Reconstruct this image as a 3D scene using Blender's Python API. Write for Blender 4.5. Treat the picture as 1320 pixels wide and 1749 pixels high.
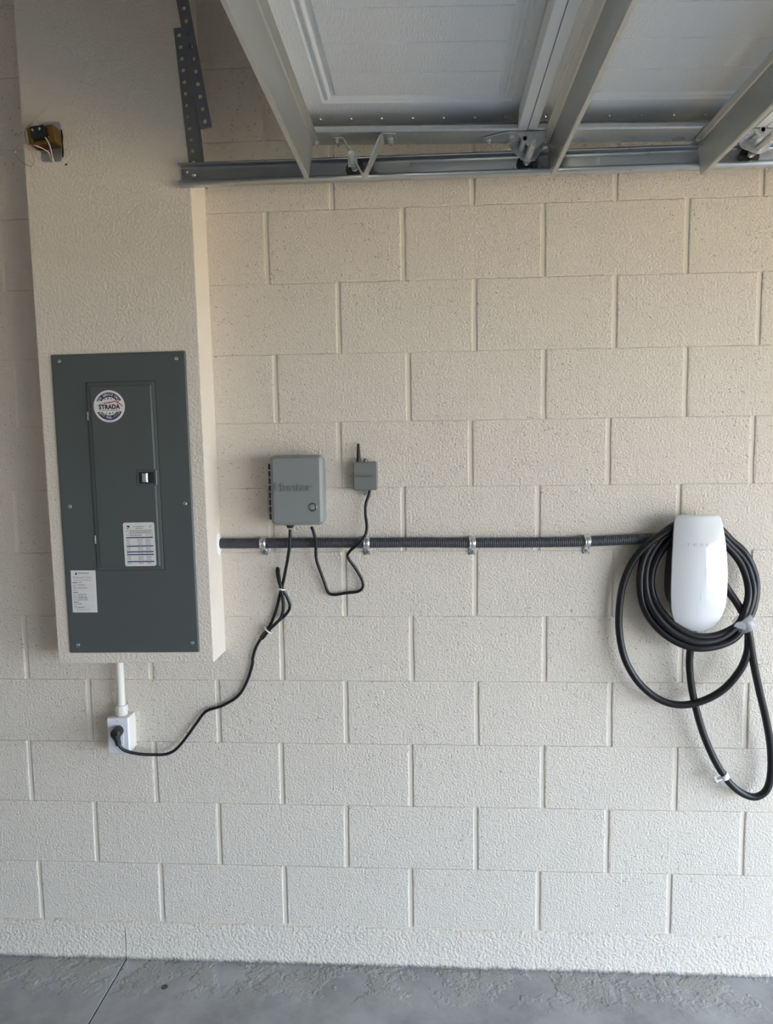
import bpy, bmesh, math, random
from mathutils import Vector, Matrix

random.seed(7)
scene = bpy.context.scene
for o in list(bpy.data.objects):
    bpy.data.objects.remove(o, do_unlink=True)
COL = scene.collection

# ------------------------------------------------------------------ camera
cam_data = bpy.data.cameras.new('camera')
cam = bpy.data.objects.new('camera', cam_data)
COL.objects.link(cam)
cam_data.sensor_fit = 'VERTICAL'
cam_data.sensor_height = 24.0
cam_data.lens = 24.0 * 1252.536 / 1749.0
cam_data.clip_start = 0.05
cam_data.clip_end = 200.0
_r = Vector((0.99825254, 0.05761147, -0.01314487))
_d = Vector((-0.00758124, -0.09574669, -0.99537686))
_f = Vector((-0.05860370, 0.99373713, -0.09514261))
M = Matrix.Identity(4)
for i in range(3):
    M[i][0] = _r[i]; M[i][1] = -_d[i]; M[i][2] = -_f[i]
M[0][3], M[1][3], M[2][3] = 1.28657, -2.21788, 1.68728
cam.matrix_world = M
scene.camera = cam

# ------------------------------------------------------------------ daylight
world = bpy.data.worlds.new('sky')
scene.world = world
world.use_nodes = True
bg = world.node_tree.nodes['Background']
bg.inputs[0].default_value = (0.66, 0.79, 1.0, 1)
bg.inputs[1].default_value = 15.5

sun_data = bpy.data.lights.new('sun', 'SUN')
sun_data.energy = 85.0
sun_data.angle = math.radians(0.6)
sun_data.color = (1.0, 0.93, 0.82)
sun = bpy.data.objects.new('sun', sun_data)
COL.objects.link(sun)
sun.rotation_euler = Vector((0.25, 0.55, -1.0)).to_track_quat('-Z', 'Y').to_euler()

portal_data = bpy.data.lights.new('door_opening_portal', 'AREA')   # sampling portal in the open doorway, gives no light itself
portal_data.shape = 'RECTANGLE'
portal_data.size = 2.05
portal_data.size_y = 5.25
portal_data.cycles.is_portal = True
portal = bpy.data.objects.new('door_opening_portal', portal_data)
COL.objects.link(portal)
portal.matrix_world = Matrix.Translation((5.02, -2.975, 1.025)) @ Matrix.Rotation(math.radians(90), 4, 'Y')

scene.view_settings.view_transform = 'Standard'
scene.view_settings.look = 'None'
scene.view_settings.gamma = 1.0
scene.view_settings.use_curve_mapping = False
scene.view_settings.exposure = 0.06
scene.cycles.max_bounces = 10
scene.cycles.diffuse_bounces = 8

# ------------------------------------------------------------------ materials
MAT = {}
class NT:
    def __init__(s, name):
        s.m = bpy.data.materials.new(name); s.m.use_nodes = True
        s.t = s.m.node_tree; s.b = s.t.nodes['Principled BSDF']
        MAT[name] = s.m
    def n(s, typ, **kw):
        nd = s.t.nodes.new(typ)
        for k, v in kw.items():
            if k.startswith('i_'):
                nd.inputs[k[2:].replace('_', ' ')].default_value = v
            elif k.startswith('x'):
                nd.inputs[int(k[1:])].default_value = v
            else:
                setattr(nd, k, v)
        return nd
    def l(s, a, b): s.t.links.new(a, b)
    def pos(s): return s.n('ShaderNodeNewGeometry').outputs['Position']
    def objc(s): return s.n('ShaderNodeTexCoord').outputs['Object']
    def noise(s, vec, scale, detail=3, rough=.5):
        nd = s.n('ShaderNodeTexNoise'); nd.inputs['Scale'].default_value = scale
        nd.inputs['Detail'].default_value = detail; nd.inputs['Roughness'].default_value = rough
        if vec: s.l(vec, nd.inputs['Vector'])
        return nd.outputs['Fac']
    def voro(s, vec, scale):
        nd = s.n('ShaderNodeTexVoronoi'); nd.inputs['Scale'].default_value = scale
        s.l(vec, nd.inputs['Vector']); return nd.outputs['Distance']
    def ramp(s, fac, a, b, lo=0., hi=1.):
        nd = s.n('ShaderNodeMapRange'); nd.inputs[1].default_value = a; nd.inputs[2].default_value = b
        nd.inputs[3].default_value = lo; nd.inputs[4].default_value = hi; nd.clamp = True
        s.l(fac, nd.inputs[0]); return nd.outputs[0]
    def math(s, op, a, b):
        nd = s.n('ShaderNodeMath', operation=op)
        for i, v in enumerate((a, b)):
            if isinstance(v, (int, float)): nd.inputs[i].default_value = v
            else: s.l(v, nd.inputs[i])
        return nd.outputs[0]
    def mix(s, fac, a, b):
        nd = s.n('ShaderNodeMix', data_type='RGBA')
        if isinstance(fac, (int, float)): nd.inputs[0].default_value = fac
        else: s.l(fac, nd.inputs[0])
        for i, v in ((6, a), (7, b)):
            if isinstance(v, tuple): nd.inputs[i].default_value = (*v, 1)
            else: s.l(v, nd.inputs[i])
        return nd.outputs[2]
    def bump(s, h, strength, dist, prev=None):
        nd = s.n('ShaderNodeBump'); nd.inputs['Strength'].default_value = strength
        nd.inputs['Distance'].default_value = dist
        s.l(h, nd.inputs['Height'])
        if prev: s.l(prev, nd.inputs['Normal'])
        return nd.outputs[0]
    def fin(s, col=None, rough=.5, metal=0., normal=None, coat=0., spec=None):
        if isinstance(col, tuple): s.b.inputs['Base Color'].default_value = (*col, 1)
        elif col is not None: s.l(col, s.b.inputs['Base Color'])
        if isinstance(rough, (int, float)): s.b.inputs['Roughness'].default_value = rough
        else: s.l(rough, s.b.inputs['Roughness'])
        s.b.inputs['Metallic'].default_value = metal
        s.b.inputs['Coat Weight'].default_value = coat
        s.b.inputs['Coat Roughness'].default_value = .04
        if spec is not None: s.b.inputs['Specular IOR Level'].default_value = spec
        if normal: s.l(normal, s.b.inputs['Normal'])
        return s.m

WALLC = (0.73, 0.672, 0.575)
def wall_paint(name, band=False):
    s = NT(name); P = s.pos()
    patch = s.ramp(s.noise(P, 3.3, 2), .40, .60, .15, 1.)
    pitv = s.voro(P, 105); pitn = s.noise(P, 48, 2)
    pit = s.math('MULTIPLY', s.ramp(pitv, .14, .27, 1, 0), s.math('MULTIPLY', s.ramp(pitn, .48, .58), patch))
    tone = s.mix(s.noise(P, 7, 3), tuple(c * .96 for c in WALLC), tuple(min(1, c * 1.03) for c in WALLC))
    col = s.mix(s.math('MULTIPLY', pit, .8), tone, (.16, .14, .12))
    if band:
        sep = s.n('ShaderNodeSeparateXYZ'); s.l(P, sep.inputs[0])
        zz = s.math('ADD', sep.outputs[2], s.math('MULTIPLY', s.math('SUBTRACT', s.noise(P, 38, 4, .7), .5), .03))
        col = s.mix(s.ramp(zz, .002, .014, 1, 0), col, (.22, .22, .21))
    h1 = s.noise(P, 165 if not band else 120, 3, .6)
    b = s.bump(h1, .9, .0052)
    b = s.bump(s.noise(P, 60, 2), .5, .003, b)
    b = s.bump(pit, -.9, .002, b)
    return s.fin(col, .62, normal=b, spec=.3)
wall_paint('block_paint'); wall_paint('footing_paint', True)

s = NT('mortar_paint'); P = s.pos()
s.fin(tuple(c * 1.03 for c in WALLC), .6, normal=s.bump(s.noise(P, 140, 3), .5, .002), spec=.3)
s = NT('column_paint'); P = s.pos()
b = s.bump(s.ramp(s.noise(P, 125, 2, .5), .42, .62), .6, .0014)
s.fin((.73, .672, .572), .5, normal=s.bump(s.noise(P, 45, 2), .2, .002, b), spec=.35)
s = NT('room_dimmed'); s.fin((.42, .395, .35), .7)  # darker than the block wall so unseen walls send back less fill light
s = NT('ceiling_paint'); s.fin((.50, .48, .45), .8)
s = NT('caulk'); P = s.pos(); s.fin((.86, .85, .82), .5, normal=s.bump(s.noise(P, 90, 2), .4, .002))

s = NT('floor_concrete'); P = s.pos()
n1 = s.noise(P, 5.0, 6, .62); n2 = s.noise(P, 26, 5, .65)
c = s.mix(s.ramp(n1, .32, .68), (.245, .245, .24), (.41, .41, .405))
c = s.mix(s.ramp(n2, .5, .75, 0, .5), c, (.40, .40, .385))
sep = s.n('ShaderNodeSeparateXYZ'); s.l(P, sep.inputs[0])
near = s.ramp(sep.outputs[1], -.19, -.09)
crust = s.math('MULTIPLY', near, s.ramp(s.noise(P, 7.5, 4, .65), .47, .55))
c = s.mix(s.math('MULTIPLY', crust, s.noise(P, 30, 3)), c, (.42, .40, .34))
h = s.math('MULTIPLY', crust, s.noise(P, 95, 4, .7))
b = s.bump(s.noise(P, 150, 3), .18, .0015)
s.fin(c, s.ramp(n1, .3, .7, .42, .62), normal=s.bump(h, .9, .008, b))
s = NT('driveway_concrete'); P = s.pos()
s.fin(s.mix(s.noise(P, 1.5, 4), (.155, .119, .070), (.190, .147, .088)), .8)
s = NT('dark_gap'); s.fin((.02, .02, .02), .8)

def metal(name, col, rough, var=.12, scale=60, metal=.9):
    s = NT(name); P = s.objc()
    n = s.noise(P, scale, 3)
    return s.fin(s.mix(n, tuple(c * (1 - var) for c in col), tuple(min(1, c * (1 + var)) for c in col)),
                 s.ramp(n, .3, .7, rough * .85, rough * 1.15), metal)
metal('galvanized', (.56, .58, .59), .34)
metal('galvanized_strut', (.52, .545, .545), .40)
metal('track_steel', (.58, .62, .655), .32, .05, 30)
metal('hanger_steel', (.20, .21, .205), .5, .12, 60, .6)
metal('hanger_steel_blue', (.20, .212, .238), .5, .12, 60, .6)
metal('zinc_bolt', (.70, .71, .70), .25)
metal('chrome', (.78, .78, .78), .12)
metal('brass', (.27, .165, .045), .42, .35, 90)
metal('laminated_core', (.11, .06, .025), .5, .3, 200)
metal('copper_wire', (.66, .42, .33), .45, .2, 40)
s = NT('wire_white'); s.fin((.62, .56, .50), .5)
s = NT('wire_dark'); s.fin((.10, .095, .085), .5)

s = NT('panel_grey'); P = s.objc()
s.fin((.082, .096, .094), .42, normal=s.bump(s.noise(P, 500, 2), .06, .0005))
s = NT('panel_latch_black'); s.fin((.02, .022, .022), .4)
s = NT('label_white'); s.fin((.74, .73, .70), .45)
s = NT('sticker_white'); s.fin((.78, .76, .74), .35)
s = NT('print_navy'); s.fin((.012, .018, .07), .4)
s = NT('print_blue'); s.fin((.035, .06, .17), .45)
s = NT('print_black'); s.fin((.02, .02, .022), .45)
s = NT('print_grey'); s.fin((.28, .27, .27), .5)
s = NT('print_lightgrey'); s.fin((.48, .47, .47), .5)
s = NT('print_red'); s.fin((.42, .06, .03), .45)
s = NT('controller_plastic'); P = s.objc()
s.fin((.235, .25, .245), .48, normal=s.bump(s.noise(P, 700, 2), .12, .0004))
s = NT('receiver_plastic'); P = s.objc()
s.fin((.175, .185, .175), .55, normal=s.bump(s.noise(P, 600, 2), .12, .0004))
s = NT('emboss_shaded'); s.fin((.185, .197, .193), .5)  # raised letters darker than the lid plastic, edge shading put into the colour
s = NT('emboss_receiver_shaded'); s.fin((.135, .143, .135), .55)  # receiver letters darkened likewise, in place of shading at their raised edges
s = NT('dark_chrome'); s.fin((.16, .165, .165), .3, .9)
s = NT('black_plastic'); s.fin((.018, .018, .019), .42)
s = NT('black_rubber'); s.fin((.008, .008, .009), .40, spec=.4)
s = NT('roller_black'); s.fin((.012, .012, .012), .5)
s = NT('conduit_grey'); s.fin((.046, .050, .057), .45)
s = NT('pvc_white'); s.fin((.72, .695, .62), .45)
s = NT('outlet_white'); s.fin((.76, .77, .80), .3)
s = NT('tie_white'); s.fin((.80, .80, .78), .4)
s = NT('charger_white'); s.fin((.72, .745, .755), .10, coat=1.0)
s = NT('charger_letter'); s.fin((.40, .42, .42), .3)
s = NT('charger_light'); s.fin((.45, .72, .5), .4)
s.b.inputs['Emission Color'].default_value = (.35, 1, .45, 1); s.b.inputs['Emission Strength'].default_value = .25
s = NT('clear_tape'); s.fin((.62, .63, .64), .15)
s.b.inputs['Alpha'].default_value = .30
s = NT('tag_white'); s.fin((.78, .78, .76), .5)

s = NT('door_white'); P = s.objc()
mp = s.n('ShaderNodeMapping'); mp.inputs['Scale'].default_value = (1, .22, 1); s.l(P, mp.inputs[0])
wob = s.noise(P, 22, 2)
g = s.noise(mp.outputs[0], 260, 3, .6)
s.fin((.60, .63, .65), .42, normal=s.bump(g, .7, .0030), spec=.5)
s = NT('door_rail_white'); s.fin((.66, .68, .69), .4)

# ------------------------------------------------------------------ mesh helpers
def link(name, me, mat=None, parent=None, smooth=False):
    o = bpy.data.objects.new(name, me)
    COL.objects.link(o)
    if mat and not me.materials: me.materials.append(MAT[mat])
    if parent is not None: o.parent = parent
    if smooth:
        me.polygons.foreach_set('use_smooth', [True] * len(me.polygons))
    return o
def tag(o, label=None, cat=None, group=None, kind=None):
    if label: o['label'] = label
    if cat: o['category'] = cat
    if group: o['group'] = group
    if kind: o['kind'] = kind
    return o
def thing(name, label, cat, loc=(0, 0, 0), ry=0., group=None):
    o = bpy.data.objects.new(name, None); COL.objects.link(o)
    o.empty_display_size = .05
    o.location = loc; o.rotation_euler = (0, ry, 0)
    return tag(o, label, cat, group)

class MB:
    def __init__(s): s.v = []; s.f = []
    def add(s, vs, fs):
        k = len(s.v); s.v += [tuple(v) for v in vs]; s.f += [tuple(i + k for i in f) for f in fs]
        return s
    def box(s, x0, x1, y0, y1, z0, z1):
        return s.add([(x, y, z) for x in (x0, x1) for y in (y0, y1) for z in (z0, z1)],
                     [(0, 1, 3, 2), (4, 6, 7, 5), (0, 4, 5, 1), (2, 3, 7, 6), (0, 2, 6, 4), (1, 5, 7, 3)])
    def loft(s, rings, cap0=True, cap1=True, closed=True):
        n = len(rings[0]); vs = [p for r in rings for p in r]; fs = []
        for i in range(len(rings) - 1):
            for j in range(n if closed else n - 1):
                a, b = i * n + j, i * n + (j + 1) % n
                fs.append((a, b, b + n, a + n))
        if cap0: fs.append(tuple(range(n))[::-1])
        if cap1: fs.append(tuple(range((len(rings) - 1) * n, len(rings) * n)))
        return s.add(vs, fs)
    def prism(s, pts, axis, a, b):
        def mk(p, t):
            return {'x': (t, p[0], p[1]), 'y': (p[0], t, p[1]), 'z': (p[0], p[1], t)}[axis]
        return s.loft([[mk(p, a) for p in pts], [mk(p, b) for p in pts]])
    def sheet(s, pts, axis, a, b, n=1):
        def mk(p, t):
            return {'x': (t, p[0], p[1]), 'y': (p[0], t, p[1]), 'z': (p[0], p[1], t)}[axis]
        return s.loft([[mk(p, a + (b - a) * i / n) for p in pts] for i in range(n + 1)], False, False, False)
    def tube(s, path, r, n=12, caps=True, rad=None):
        path = [Vector(p) for p in path]; rings = []; up = None
        for i, p in enumerate(path):
            t = (path[min(i + 1, len(path) - 1)] - path[max(i - 1, 0)]).normalized()
            if up is None:
                up = t.orthogonal().normalized()
            else:
                up = (up - t * up.dot(t)).normalized()
            w = t.cross(up); rr = rad[i] if rad else r
            rings.append([p + (up * math.cos(2 * math.pi * k / n) + w * math.sin(2 * math.pi * k / n)) * rr for k in range(n)])
        return s.loft(rings, caps, caps)
    def lathe(s, prof, origin, axis='y', n=20):
        ox, oy, oz = origin; rings = []
        for r, t in prof:
            ring = []
            for k in range(n):
                a = 2 * math.pi * k / n; c, q = r * math.cos(a), r * math.sin(a)
                ring.append({'y': (ox + c, oy + t, oz + q), 'z': (ox + c, oy + q, oz + t), 'x': (ox + t, oy + c, oz + q)}[axis])
            rings.append(ring)
        return s.loft(rings)
    def build(s, name, mat, parent=None, smooth=False, solid=0., bevel=0., loc=None):
        me = bpy.data.meshes.new(name); me.from_pydata(s.v, [], s.f)
        bm = bmesh.new(); bm.from_mesh(me)
        bmesh.ops.remove_doubles(bm, verts=bm.verts, dist=1e-5)
        bmesh.ops.recalc_face_normals(bm, faces=bm.faces)
        if bevel:
            es = [e for e in bm.edges if len(e.link_faces) == 2 and e.calc_face_angle(0) > .6]
            bmesh.ops.bevel(bm, geom=es, offset=bevel, segments=2, affect='EDGES', profile=.5)
        bm.to_mesh(me); bm.free(); me.update()
        o = link(name, me, mat, parent, False)
        if smooth: shade(me)
        if loc: o.location = loc
        if solid:
            md = o.modifiers.new('sheet', 'SOLIDIFY'); md.thickness = solid; md.offset = 0
        return o
def shade(me, ang=.7):
    me.polygons.foreach_set('use_smooth', [len(p.vertices) <= 4 for p in me.polygons])
    bm = bmesh.new(); bm.from_mesh(me)
    for e in bm.edges:
        e.smooth = not (len(e.link_faces) == 2 and e.calc_face_angle(0) > ang)
    bm.to_mesh(me); bm.free()

def rrect(cx, cz, w, h, r, n=5):
    r = max(min(r, w / 2 - 1e-4, h / 2 - 1e-4), 1e-4); pts = []
    for q, (sx, sz) in enumerate(((1, 1), (-1, 1), (-1, -1), (1, -1))):
        for k in range(n + 1):
            a = math.pi / 2 * (q + k / n)
            pts.append((cx + sx * (w / 2 - r) + r * math.cos(a), cz + sz * (h / 2 - r) + r * math.sin(a)))
    return pts
def nested(mb, cx, cz, w, h, r, prof, n=5, cap0=True):
    """rounded rectangles in the XZ plane, one for each (inset, y) of prof, lofted"""
    rings = [[(x, y, z) for x, z in rrect(cx, cz, w - 2 * i, h - 2 * i, max(r - i, .0008), n)] for i, y in prof]
    return mb.loft(rings, cap0, True)
def smooth_path(pts, k=8):
    P = [Vector(p) for p in pts]; out = []
    for i in range(len(P) - 1):
        p0 = P[max(i - 1, 0)]; p1 = P[i]; p2 = P[i + 1]; p3 = P[min(i + 2, len(P) - 1)]
        for j in range(k):
            t = j / k
            out.append(.5 * ((2 * p1) + (p2 - p0) * t + (2 * p0 - 5 * p1 + 4 * p2 - p3) * t * t + (3 * p1 - p0 - 3 * p2 + p3) * t ** 3))
    out.append(P[-1]); return out
def cell(mb, u0, u1, v0, v1, cu, cv, ru, rv, mk, n=14):
    """one rectangular cell of a plate with an elliptical hole; mk maps (u, v) to 3D"""
    inn, outr = [], []
    for k in range(n):
        a = 2 * math.pi * (k + .5) / n; c, q = math.cos(a), math.sin(a)
        inn.append(mk(cu + ru * c, cv + rv * q))
        ts = []
        if c > 1e-9: ts.append((u1 - cu) / c)
        if c < -1e-9: ts.append((u0 - cu) / c)
        if q > 1e-9: ts.append((v1 - cv) / q)
        if q < -1e-9: ts.append((v0 - cv) / q)
        t = min(ts); outr.append((cu + c * t, cv + q * t))
    corners = [(u1, v1), (u0, v1), (u0, v0), (u1, v0)]
    vs = inn + [mk(*p) for p in outr] + [mk(*p) for p in corners]; fs = []
    for k in range(n):
        k2 = (k + 1) % n
        a, b = outr[k], outr[k2]; extra = None
        for ci, cpt in enumerate(corners):
            on_a = abs(a[0] - cpt[0]) < 1e-9 or abs(a[1] - cpt[1]) < 1e-9
            on_b = abs(b[0] - cpt[0]) < 1e-9 or abs(b[1] - cpt[1]) < 1e-9
            same = (abs(a[0] - b[0]) < 1e-9) or (abs(a[1] - b[1]) < 1e-9)
            if on_a and on_b and not same: extra = 2 * n + ci
        f = (k, n + k, n + k2, k2) if extra is None else (k, n + k, extra, n + k2, k2)
        fs.append(f)
    mb.add(vs, fs)
def text_verts(body, size, spacing=1.0, bold=0.):
    cu = bpy.data.curves.new('lettering', 'FONT'); cu.body = body; cu.size = size
    cu.align_x = 'CENTER'; cu.align_y = 'CENTER'; cu.space_character = spacing; cu.offset = bold
    cu.resolution_u = 3
    o = bpy.data.objects.new('lettering', cu); me = o.to_mesh()
    vs = [tuple(v.co) for v in me.vertices]; fs = [tuple(p.vertices) for p in me.polygons]
    o.to_mesh_clear(); bpy.data.objects.remove(o); bpy.data.curves.remove(cu)
    return vs, fs
def add_text(mb, body, size, cx, y, cz, rot=0., spacing=1., bold=0., width=None, thick=0.):
    vs, fs = text_verts(body, size, spacing, bold)
    if not vs: return
    k = 1.
    xs = [v[0] for v in vs]
    if width: k = width / (max(xs) - min(xs)); 
    c, q = math.cos(rot), math.sin(rot)
    def m(v, dy): return (cx + v[0] * k * c - v[1] * q, y + dy, cz + v[0] * k * q + v[1] * c)
    mb.add([m(v, 0) for v in vs], fs)
    if thick:
        n = len(vs); edges = {}
        for f in fs:
            for a, b in zip(f, f[1:] + f[:1]):
                e = (min(a, b), max(a, b)); edges[e] = edges.get(e, 0) + 1
        side = [(a, b, b + n, a + n) for (a, b), cnt in edges.items() if cnt == 1]
        mb.add([m(v, 0) for v in vs] + [m(v, thick) for v in vs], side)

# ================================================================== the setting
X0, X1, Y0, ZC = -2.2, 5.0, -6.2, 3.05
wall_back = tag(MB().box(X0 - .12, X1 + .12, .004, .14, -.1, ZC + .1).build('wall_back', 'mortar_paint'), kind='structure')
wall_back['label'] = 'painted concrete block wall carrying the panel, conduit and charger'

BED = [.133, .332, .539, .742, .946, 1.151, 1.354, 1.551, 1.749, 1.952, 2.160, 2.369, 2.570, 2.775, 2.978, 3.05]
HEAD = {0: {0: -.003, 1: .404, 2: .811, 3: 1.218, 4: 1.621, 5: 2.027}, 1: {.5: .195, 1.5: .603, 2.5: 1.015, 3.5: 1.425, 4.5: 1.832, 5.5: 2.244},
        2: {0: -.013, 1: .402, 2: .812, 3: 1.222, 4: 1.632, 5: 2.036}, 3: {.5: .195, 1.5: .614, 2.5: 1.021, 3.5: 1.428, 4.5: 1.835, 5.5: 2.242},
        4: {0: -.004, 2: .823, 3: 1.229, 4: 1.635, 5: 2.044}, 5: {2.5: 1.024, 3.5: 1.424}, 6: {0: -.008, 3: 1.207, 4: 1.612, 5: 2.027},
        7: {2.5: 1.015, 3.5: 1.411, 4.5: 1.818, 5.5: 2.234}, 8: {2: .826, 3: 1.227, 4: 1.627, 5: 2.037},
        9: {2.5: 1.021, 3.5: 1.424, 4.5: 1.83, 5.5: 2.239}, 10: {2: .81, 3: 1.215, 4: 1.622, 5: 2.031},
        11: {2.5: 1.007, 3.5: 1.418, 4.5: 1.827, 5.5: 2.235}}
BW, BH = .4064, .2032
def block_mesh(seed):
    rnd = random.Random(seed)
    def ring(hw, hh, y, j):
        pts = []
        for k in range(5): pts.append((-hw + 2 * hw * k / 5, hh))
        for k in range(3): pts.append((hw, hh - 2 * hh * k / 3))
        for k in range(5): pts.append((hw - 2 * hw * k / 5, -hh))
        for k in range(3): pts.append((-hw, -hh + 2 * hh * k / 3))
        return [(x + rnd.uniform(-j, j) * 1.2, y, z + rnd.uniform(-j, j)) for x, z in pts]
    mb = MB()
    mb.loft([ring(BW / 2 - .0052, BH / 2 - .0002, .0065, .0003), ring(BW / 2 - .0070, BH / 2 - .0009, .0010, .0008),
             ring(BW / 2 - .0102, BH / 2 - .0026, 0, .0012)], False, True)
    me = bpy.data.meshes.new('concrete_block')
    me.from_pydata(mb.v, [], mb.f)
    bm = bmesh.new(); bm.from_mesh(me); bmesh.ops.recalc_face_normals(bm, faces=bm.faces)
    if bm.faces[-1].normal.y > 0:
        bmesh.ops.reverse_faces(bm, faces=bm.faces)
    bm.to_mesh(me); bm.free()
    me.materials.append(MAT['block_paint'])
    return me
BLOCKS = [block_mesh(k) for k in range(8)]
for row in range(15):
    z0, z1 = BED[row], BED[row + 1]
    known = HEAD.get(row, {})
    us = [k + (.5 if row % 2 else 0.) for k in range(-6, 14)]
    def jx(u):
        if u in known: return known[u]
        off = 0.
        if known:
            nu = min(known, key=lambda a: abs(a - u)); off = known[nu] - nu * BW
        return u * BW + off
    xs = [max(X0, min(X1, jx(u))) for u in us]
    for a, b in zip(xs, xs[1:]):
        if b - a < .03: continue
        if a > .15 and b < .66 and z0 > 1.05: continue          # wholly behind the boxed-out column
        o = link('concrete_block', random.choice(BLOCKS), None, wall_back)
        o.location = ((a + b) / 2, 0, (z0 + z1) / 2)
        o.scale = ((b - a) / BW, 1, (z1 - z0) / BH)

# rough painted footing strip with a crack continuing the floor joint
mb = MB(); rnd = random.Random(3)
xs = [X0 + i * .03 for i in range(int((X1 - X0) / .03) + 1)]
xs = sorted([x for x in xs if abs(x - .2772) > .003] + [.2758, .2762, .2782, .2786]) + [X1]
zs = [-.02, .004, .02, .04, .062, .084, .104, .112, .126, .1315]
rows = []
for i, z in enumerate(zs):
    r = []
    for x in xs:
        cr = .2760 < x < .2784 and z < .105
        y = -.0028 + rnd.uniform(-.0008, .0008) - (.004 if z < .03 else 0)
        if i == len(zs) - 1: y = .006
        zz = z + (rnd.uniform(-.0018, .0018) if 0 < i else 0)
        r.append((x, .02 if cr else y, zz))
    rows.append(r)
mb.loft(rows, False, False, False)
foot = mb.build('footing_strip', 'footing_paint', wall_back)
shade(foot.data, .5)
MB().box(.2761, .2784, -.0020, .0045, 0, .102).build('footing_crack', 'dark_gap', wall_back)

prof = [(X0 - .1, 0), (.2733, 0), (.2745, -.0015), (.2748, -.022), (.2782, -.022), (.2785, -.0015), (.2797, 0), (X1, 0), (X1, -.15), (X0 - .1, -.15)]
floor = tag(MB().prism(prof, 'y', Y0, .02).build('floor', 'floor_concrete'), 'bare grey concrete garage floor with a saw-cut joint', kind='structure')
plug_disc = MB().lathe([(.0001, .0), (.0105, .0), (.010, .0008), (.0001, .0008)], (.449, -.122, .0002), 'z', 20).build('floor_plug', 'conduit_grey', floor)
tag(MB().box(X0 - .12, X1 + .12, Y0 - .12, .14, ZC, ZC + .12).build('ceiling', 'ceiling_paint'), kind='structure')
tag(MB().box(X0 - .12, X0, Y0 - .12, .14, -.1, ZC).build('wall_left', 'room_dimmed'), kind='structure')
tag(MB().box(X0 - .12, X1 + .12, Y0 - .12, Y0, -.1, ZC).build('wall_front', 'room_dimmed'), kind='structure')
mb = MB(); mb.box(X1, X1 + .12, -.35, .14, -.1, ZC); mb.box(X1, X1 + .12, Y0 - .12, -5.6, -.1, ZC); mb.box(X1, X1 + .12, -5.6, -.35, 2.05, ZC)
tag(mb.build('wall_right', 'room_dimmed'), kind='structure')
tag(MB().box(X1, 45, -40, 40, -.3, -.02).build('ground_outside', 'driveway_concrete'), kind='structure')

# boxed-out column
xl = lambda z: .166 - .0116 * (z - 1.032)
xr = lambda z: .6425 - .0112 * (z - 1.040)
mb = MB()
mb.loft([[(xl(z), 0.02, z - .002), (xl(z), -.12, z - .002), (xr(z), -.12, z + .004), (xr(z) + .002, 0.02, z + .004)] for z in (1.036, 1.5, 2.0, 2.5, 3.046)])
column = tag(mb.build('wall_column', 'column_paint', bevel=.003), 'boxed-out painted column with textured face holding the grey panel', kind='structure')
MB().lathe([(.0001, 0), (.0028, 0), (.0028, .001), (.0001, .001)], (.271, -.1212, 2.478), 'y', 10).build('screw_hole', 'dark_gap', column)

# ================================================================== electrical panel
pn = thing('electrical_panel', 'dark grey electrical panel set in the boxed-out column', 'electrical panel', (.4035, -.12, 1.071), -.009)
nested(MB(), 0, .4405, .395, .881, .004, [(0, -.0002), (0, -.004), (.0035, -.006)]).build('cover_plate', 'panel_grey', pn, smooth=True)
door = nested(MB(), .004, .524, .201, .549, .003, [(0, -.0045), (0, -.0085), (.001, -.009), (.0088, -.009), (.0100, -.0093), (.0125, -.0120), (.0135, -.0122)]).build('panel_door', 'panel_grey', pn, smooth=True)
mb = MB()
for (xa, xb, za, zb) in ((-.0985, -.0968, .2485, .7995), (.1048, .1062, .2485, .7995), (-.0985, .1062, .7985, .7998), (-.0985, .1062, .2482, .2495)):
    mb.box(xa, xb, -.0064, -.0055, za, zb)
tag(mb.build('door_gap', 'dark_gap', pn), kind='stuff')
for zc in (.703, .342):
    MB().box(-.0985, -.0945, -.0105, -.006, zc - .0125, zc + .0125).build('hinge', 'zinc_bolt', door, bevel=.0008)
lx, lz = .069, .5215
latch = nested(MB(), lx, lz, .060, .047, .004, [(0, -.0095), (0, -.0118), (.0022, -.0138), (.0042, -.0138), (.0062, -.0128)]).build('latch', 'panel_grey', door, smooth=True)
nested(MB(), lx - .001, lz, .046, .033, .002, [(0, -.0125), (0, -.0131)]).build('latch_recess', 'panel_latch_black', door)
mb = MB(); R_ = .0085
mb.loft([[(lx - .005 + t * R_, -.0133 - .0055 * math.sqrt(max(0, 1 - t * t * .85)), z) for t in (-1, -.75, -.5, -.25, 0, .25, .5, .75, 1)] + [(lx - .005 + R_, -.0125, z), (lx - .005 - R_, -.0125, z)] for z in (lz - .0125, lz + .0125)])
mb.build('latch_button', 'galvanized', door, smooth=True)
for (sx, sz) in ((-.1727, .862), (.1713, .860), (-.1685, .441), (.1765, .444), (-.1703, .024), (.178, .029)):
    sc = MB().lathe([(.0001, -.0098), (.003, -.0095), (.0055, -.0082), (.0062, -.0058), (.0001, -.0055)], (sx, 0, sz), 'y', 16).build('screw', 'zinc_bolt', pn, smooth=True)
    MB().box(sx - .004, sx + .004, -.0100, -.0094, sz - .0006, sz + .0006).build('slot', 'dark_gap', sc)

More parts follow.
